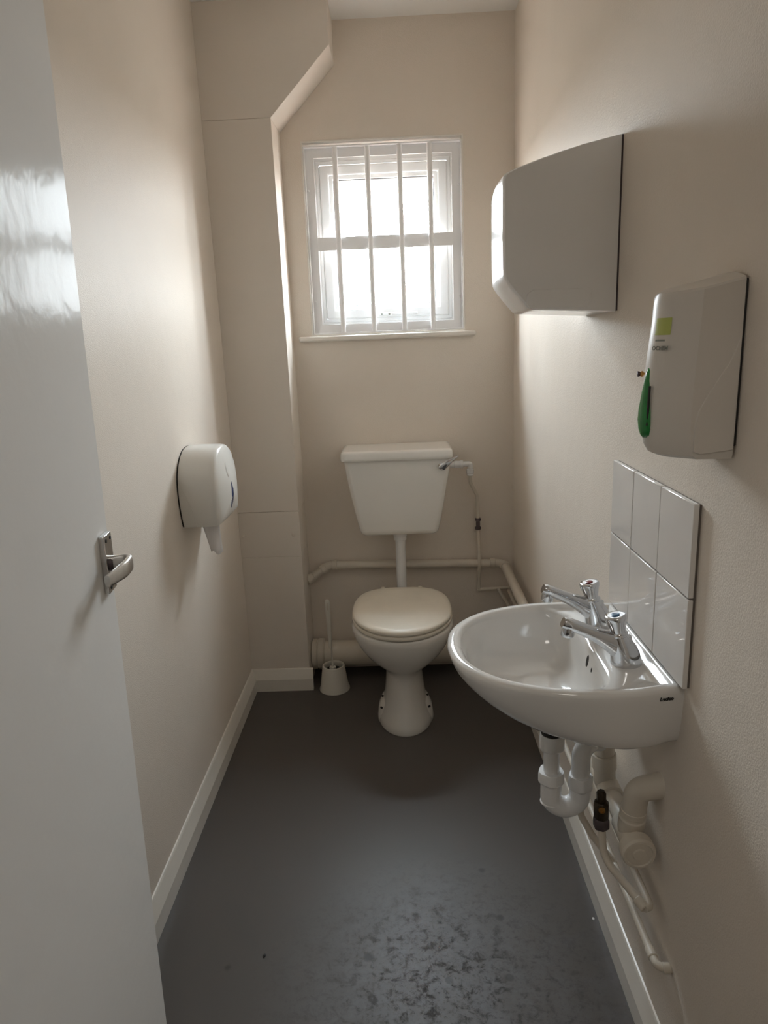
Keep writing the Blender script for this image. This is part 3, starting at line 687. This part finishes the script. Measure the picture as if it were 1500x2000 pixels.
bm = B(); prism(bm, [(.9375, 1.4660), (1.060, 1.4645), (1.066, 1.476), (1.068, 1.4985), (1.060, 1.5030), (.945, 1.5040), (.933, 1.4960), (.930, 1.4790)], lambda u, v, a_: (u, a_, v), y0-.0012, y0+.004)
obj('side_recess_panel', bm, 'towel_plastic', td, bevel=.001)

# ------------------------------------------------------------------ soap dispenser
sd = thing('soap_dispenser', 'off-white soap dispenser with a green push lever on the right wall', 'soap dispenser', (W, 1.03, 1.24))
SY = 1.030
plan = [(1.0, -.0550), (.70, -.0550), (.44, -.0550), (.11, -.0310), (.070, -.0262), (.032, -.0190), (.010, -.0110), (0, 0)]
def soap_ring(z, xf, xb, sh, shy=1.0, crown=0):
    xf += .0095
    pts = [(xf+(xb-xf)*u, SY+v*shy) for u, v in plan] + [(xf+(xb-xf)*u, SY-v*shy) for u, v in reversed(plan[:-1])]
    return [V((x_, y_, z+sh*(x_-W)+crown*(1-((y_-SY)/.055)**2))) for x_, y_ in pts]
XB = W-.004
SR = [(1.2330, 1.0350, XB, -.00, .88), (1.2310, 1.0230, XB, -.02, .94), (1.2360, 1.0130, XB, -.01, .975), (1.2480, 1.0065, XB, 0, .995), (1.275, 1.0010, XB, 0, 1), (1.32, 1.0015, XB, 0, 1), (1.38, 1.0065, XB, 0, 1), (1.42, 1.0105, XB, .02, 1), (1.455, 1.0120, XB, .08, 1.0), (1.4735, 1.0125, XB, .215, 1.0, .003), (1.4765, 1.0150, XB, .225, .965, .006), (1.4765, 1.0250, XB, .23, .75, .010), (1.4765, 1.0450, XB, .23, .35, .010)]
bm = B(); loft(bm, [soap_ring(*s) for s in SR]); obj('cover', bm, 'soap_plastic', sd, smooth=True, angle=25)
obj('back_plate', box(B(), W-.0045, W, SY-.0545, SY+.045, 1.2490, 1.4740), 'dark', sd, bevel=.003)
bm = B(); prism(bm, [(W-.0045, 1.400), (W-.018, 1.365), (W-.040, 1.330), (W-.056, 1.300), (W-.060, 1.280), (W-.060, 1.2430), (W-.050, 1.2390), (W-.0045, 1.2440)], lambda u, v, a_: (u, a_, v), SY-.0562, SY+.0562)
obj('base_wedge', bm, 'soap_plastic', sd, bevel=.0012)
rings = []
for z, w_, xo in ((1.3590, .003, 1.0030), (1.3560, .0065, 1.0010), (1.345, .0080, .9985), (1.325, .0115, .9950), (1.300, .0155, .9920), (1.285, .0175, .9915), (1.272, .0165, .9930), (1.263, .0120, .9955), (1.2590, .005, .9985)):
    rings.append([V((xo+.0220+(-.0105 if math.cos(q) > 0 else .004)*abs(math.cos(q)), SY-.004+w_*math.sin(q), z)) for q in [2*PI*k/18 for k in range(18)]])
bm = B(); loft(bm, rings); gl_ = obj('push_lever', bm, 'green', sd, smooth=True, angle=60); gl_['label'] = 'translucent green push lever'
bm = B(); tube(bm, [(1.0105, SY-.0185, 1.278), (1.0120, SY-.0185, 1.334)], .0018, 8); obj('groove', bm, 'dark', gl_, smooth=True)
sbv = BVHTree.FromObject(bpy.data.objects[[o_.name for o_ in sd.children if o_.name.startswith('cover')][0]], bpy.context.evaluated_depsgraph_get())
def wrap_strip(name, yA, yB, zA, zB, m_, off=.0004):
    bm = B(); nY, nZ = 8, 2; G = []
    for j in range(nZ+1):
        row = []
        for i in range(nY+1):
            y_ = yA+(yB-yA)*i/nY; z_ = zA+(zB-zA)*j/nZ
            h = sbv.ray_cast(V((.9, y_, z_)), V((1, 0, 0))); pp = h[0]+V((-off, -off*.7, 0)); row.append(bm.verts.new(pp))
        G.append(row)
    for j in range(nZ):
        for i in range(nY): bm.faces.new((G[j][i], G[j][i+1], G[j+1][i+1], G[j+1][i]))
    return obj(name, bm, m_, sd, smooth=True)
badge = wrap_strip('badge', SY-.0325, SY-.008, 1.4040, 1.4270, 'lime'); badge['label'] = 'small yellow-green square badge'
h = sbv.ray_cast(V((.9, SY-.0295, 1.388)), V((1, 0, 0)))
nn = h[1]; nn = -nn if nn.x > 0 else nn
def face_text(s, size, y_, z_, m_, bold=0.0):
    h = sbv.ray_cast(V((.9, y_, z_)), V((1, 0, 0))); nn = h[1]; nn = -nn if nn.x > 0 else nn
    zz = V((0, 0, 1)); zz = (zz-nn*zz.dot(nn)).normalized(); xx = zz.cross(nn)
    mtx = Matrix((xx, zz, nn)).transposed().to_4x4(); mtx.translation = h[0]+nn*.0012
    return text_mesh(s, size, mtx, m_, 'lettering', sd, bold=bold)
face_text('OCHEM', .0078, SY-.0235, 1.3860, 'grey_ink', .0001)
wrap_strip('small_print', SY-.028, SY-.012, 1.3955, 1.3980, 'grey_ink')
# screw left in the wall beside it
sw = thing('wall_screw', 'small loose screw with a plug sticking out of the wall beside the soap dispenser', 'screw', (W, 1.352, 1.33))
bm = B(); lathe(bm, [(.0025, -.006), (.0025, .004), (.0055, .005), (.0055, .008), (.003, .010)], (W, 1.352, 1.332), (-1, 0, 0), 10); obj('shank', bm, 'brass', sw, smooth=True, angle=30)
bm = B(); lathe(bm, [(.004, .009), (.0060, .012), (.0055, .0145), (.002, .015)], (W, 1.352, 1.332), (-1, .2, 0), 6); obj('head', bm, 'iron', sw)

# ------------------------------------------------------------------ toilet roll dispenser on the left wall
rd = thing('toilet_roll_dispenser', 'cream white plastic toilet roll dispenser on the left wall', 'toilet roll dispenser', (0, 2.112, .896))
RC = (2.112, .9900)
RH = [(.1185, .8965), (.128, .930), (.1365, .980), (.1340, 1.030), (.121, 1.066), (.094, 1.097), (.056, 1.1185), (.018, 1.1255)]
RP = [V((RC[0]-h, z, 0)) for h, z in RH] + [V((RC[0]+h, z, 0)) for h, z in reversed(RH)]
RP = catmull(RP, 5, closed=False) + [V((RC[0]+.03, .8935, 0)), V((RC[0]-.03, .8935, 0))]
def roll_prof(f): return [(RC[0]+(p.x-RC[0])*f, RC[1]+(p.y-RC[1])*f) for p in RP]
rings = []
for x_, f in ((.004, .985), (.010, 1), (.060, 1), (.095, .995), (.1040, .985), (.1090, .968), (.1125, .940), (.1180, .83), (.1240, .66), (.1300, .46), (.1345, .28), (.1370, .12)):
    rings.append([V((x_, y_, z_)) for y_, z_ in roll_prof(f)])
bm = B(); loft(bm, rings); rcov = obj('cover', bm, 'plastic', rd, smooth=True, angle=38)
bm = B(); loft(bm, [[V((x_, y_, z_)) for y_, z_ in roll_prof(.985)] for x_ in (0, .0045)]); obj('back_plate', bm, 'dark', rd)
rbv = BVHTree.FromObject(rcov, bpy.context.evaluated_depsgraph_get())
def on_front(y_, z_, off): return rbv.ray_cast(V((.3, y_, z_)), V((-1, 0, 0)))[0] + V((off, 0, 0))
def front_patch(name, rows, m_, off):
    bm = B(); G = []
    for yc_, z_, hw_ in rows: G.append([bm.verts.new(on_front(yc_+hw_*(i/3-1), z_, off*(1-.9*abs(i/3-1)**3))) for i in range(7)])
    for a_, b_ in zip(G, G[1:]):
        for i in range(6): bm.faces.new((a_[i], a_[i+1], b_[i+1], b_[i]))
    return obj(name, bm, m_, rd, smooth=True, angle=80)
vw = front_patch('view_window', [(2.0840, 1.014, .0010), (2.0850, 1.004, .0045), (2.0870, .990, .0080), (2.0890, .972, .0110), (2.0910, .955, .0128), (2.0920, .945, .0120), (2.0925, .936, .0090), (2.0925, .930, .0035)], 'blue', .0010)
vw['label'] = 'dark blue teardrop window'
front_patch('lock_button', [(2.073, 1.074, .003), (2.073, 1.070, .007), (2.073, 1.060, .0095), (2.073, 1.045, .0095), (2.073, 1.036, .007), (2.073, 1.031, .003)], 'plastic', .0016)
# raised lower flank of the casing
bm = B(); P = [(.006, 1.045), (.018, 1.015), (.030, .985), (.038, .955), (.0425, .925), (.0435, .897), (.006, .897)]
def flank_y(z_):
    best = min(RP[:35], key=lambda p: abs(p.y-z_)); return best.x
bm = B()
R0 = [V((x_, flank_y(z_)-.0012, z_)) for x_, z_ in P]; R1 = [V((x_, flank_y(z_)+.01, z_)) for x_, z_ in P]
loft(bm, [R0, R1]); obj('flank_panel', bm, 'plastic', rd, bevel=.0006)
# torn end of paper
tpz = thing('toilet_paper', 'torn end of white toilet paper hanging from the roll dispenser', 'toilet paper', (.08, 2.05, .83))
bm = B(); G = []
for j in range(11):
    u = j/10; z_ = .925 - .120*u; xl = .036+.030*u; xr = .0960+.006*u
    if j == 10: pass
    row = []
    for i in range(9):
        s = i/8; x_ = xl+(xr-xl)*s
        row.append(bm.verts.new((x_, 2.045-.012*u+.006*math.sin(s*5+u*2)*u, z_ + (.006*math.sin(s*7) if j == 10 else 0))))
    G.append(row)
for j in range(10):
    for i in range(8): bm.faces.new((G[j][i], G[j][i+1], G[j+1][i+1], G[j+1][i]))
pp = obj('sheet', bm, 'paper', tpz, smooth=True, angle=80); so = pp.modifiers.new('s', 'SOLIDIFY'); so.thickness = .0006

# ------------------------------------------------------------------ crumbs on the floor, housing for the added hall fill light
def crumb(name, label, x_, y_, s, m_):
    bm = B(); bmesh.ops.create_icosphere(bm, subdivisions=2, radius=1)
    for v in bm.verts:
        k = 1+random.uniform(-.25, .25); v.co = V((x_+v.co.x*s*k, y_+v.co.y*s*1.5*k, max(0, s*.5+v.co.z*s*.5*k)))
    return tag(obj(name, bm, m_), label, 'crumb')
crumb('crumb', 'tiny black crumb lying on the grey floor near the door', .2890, 1.3570, .0035, 'dark')
crumb('crumb', 'tiny white crumb on the floor against the right skirting board', 1.093, 1.447, .0028, 'paper')
hl = thing('fill_lamp_housing', 'unseen square white housing added for the fill light behind the camera', 'lamp', (.70, -.55, CZ))
obj('housing', ring_rect(B(), 0, 1, 0, 1, .1, 0, 1), 'upvc', None).matrix_basis = Matrix()
ho = bpy.data.objects['housing']; me = ho.data
me.transform(Matrix.Translation(V((.70-.29, -.55-.29, 0))) @ Matrix(((.58, 0, 0, 0), (0, 0, .58, 0), (0, -.04, 0, 0), (0, 0, 0, 1))))
me.transform(Matrix.Translation(V((0, 0, CZ)))); attach(ho, hl)
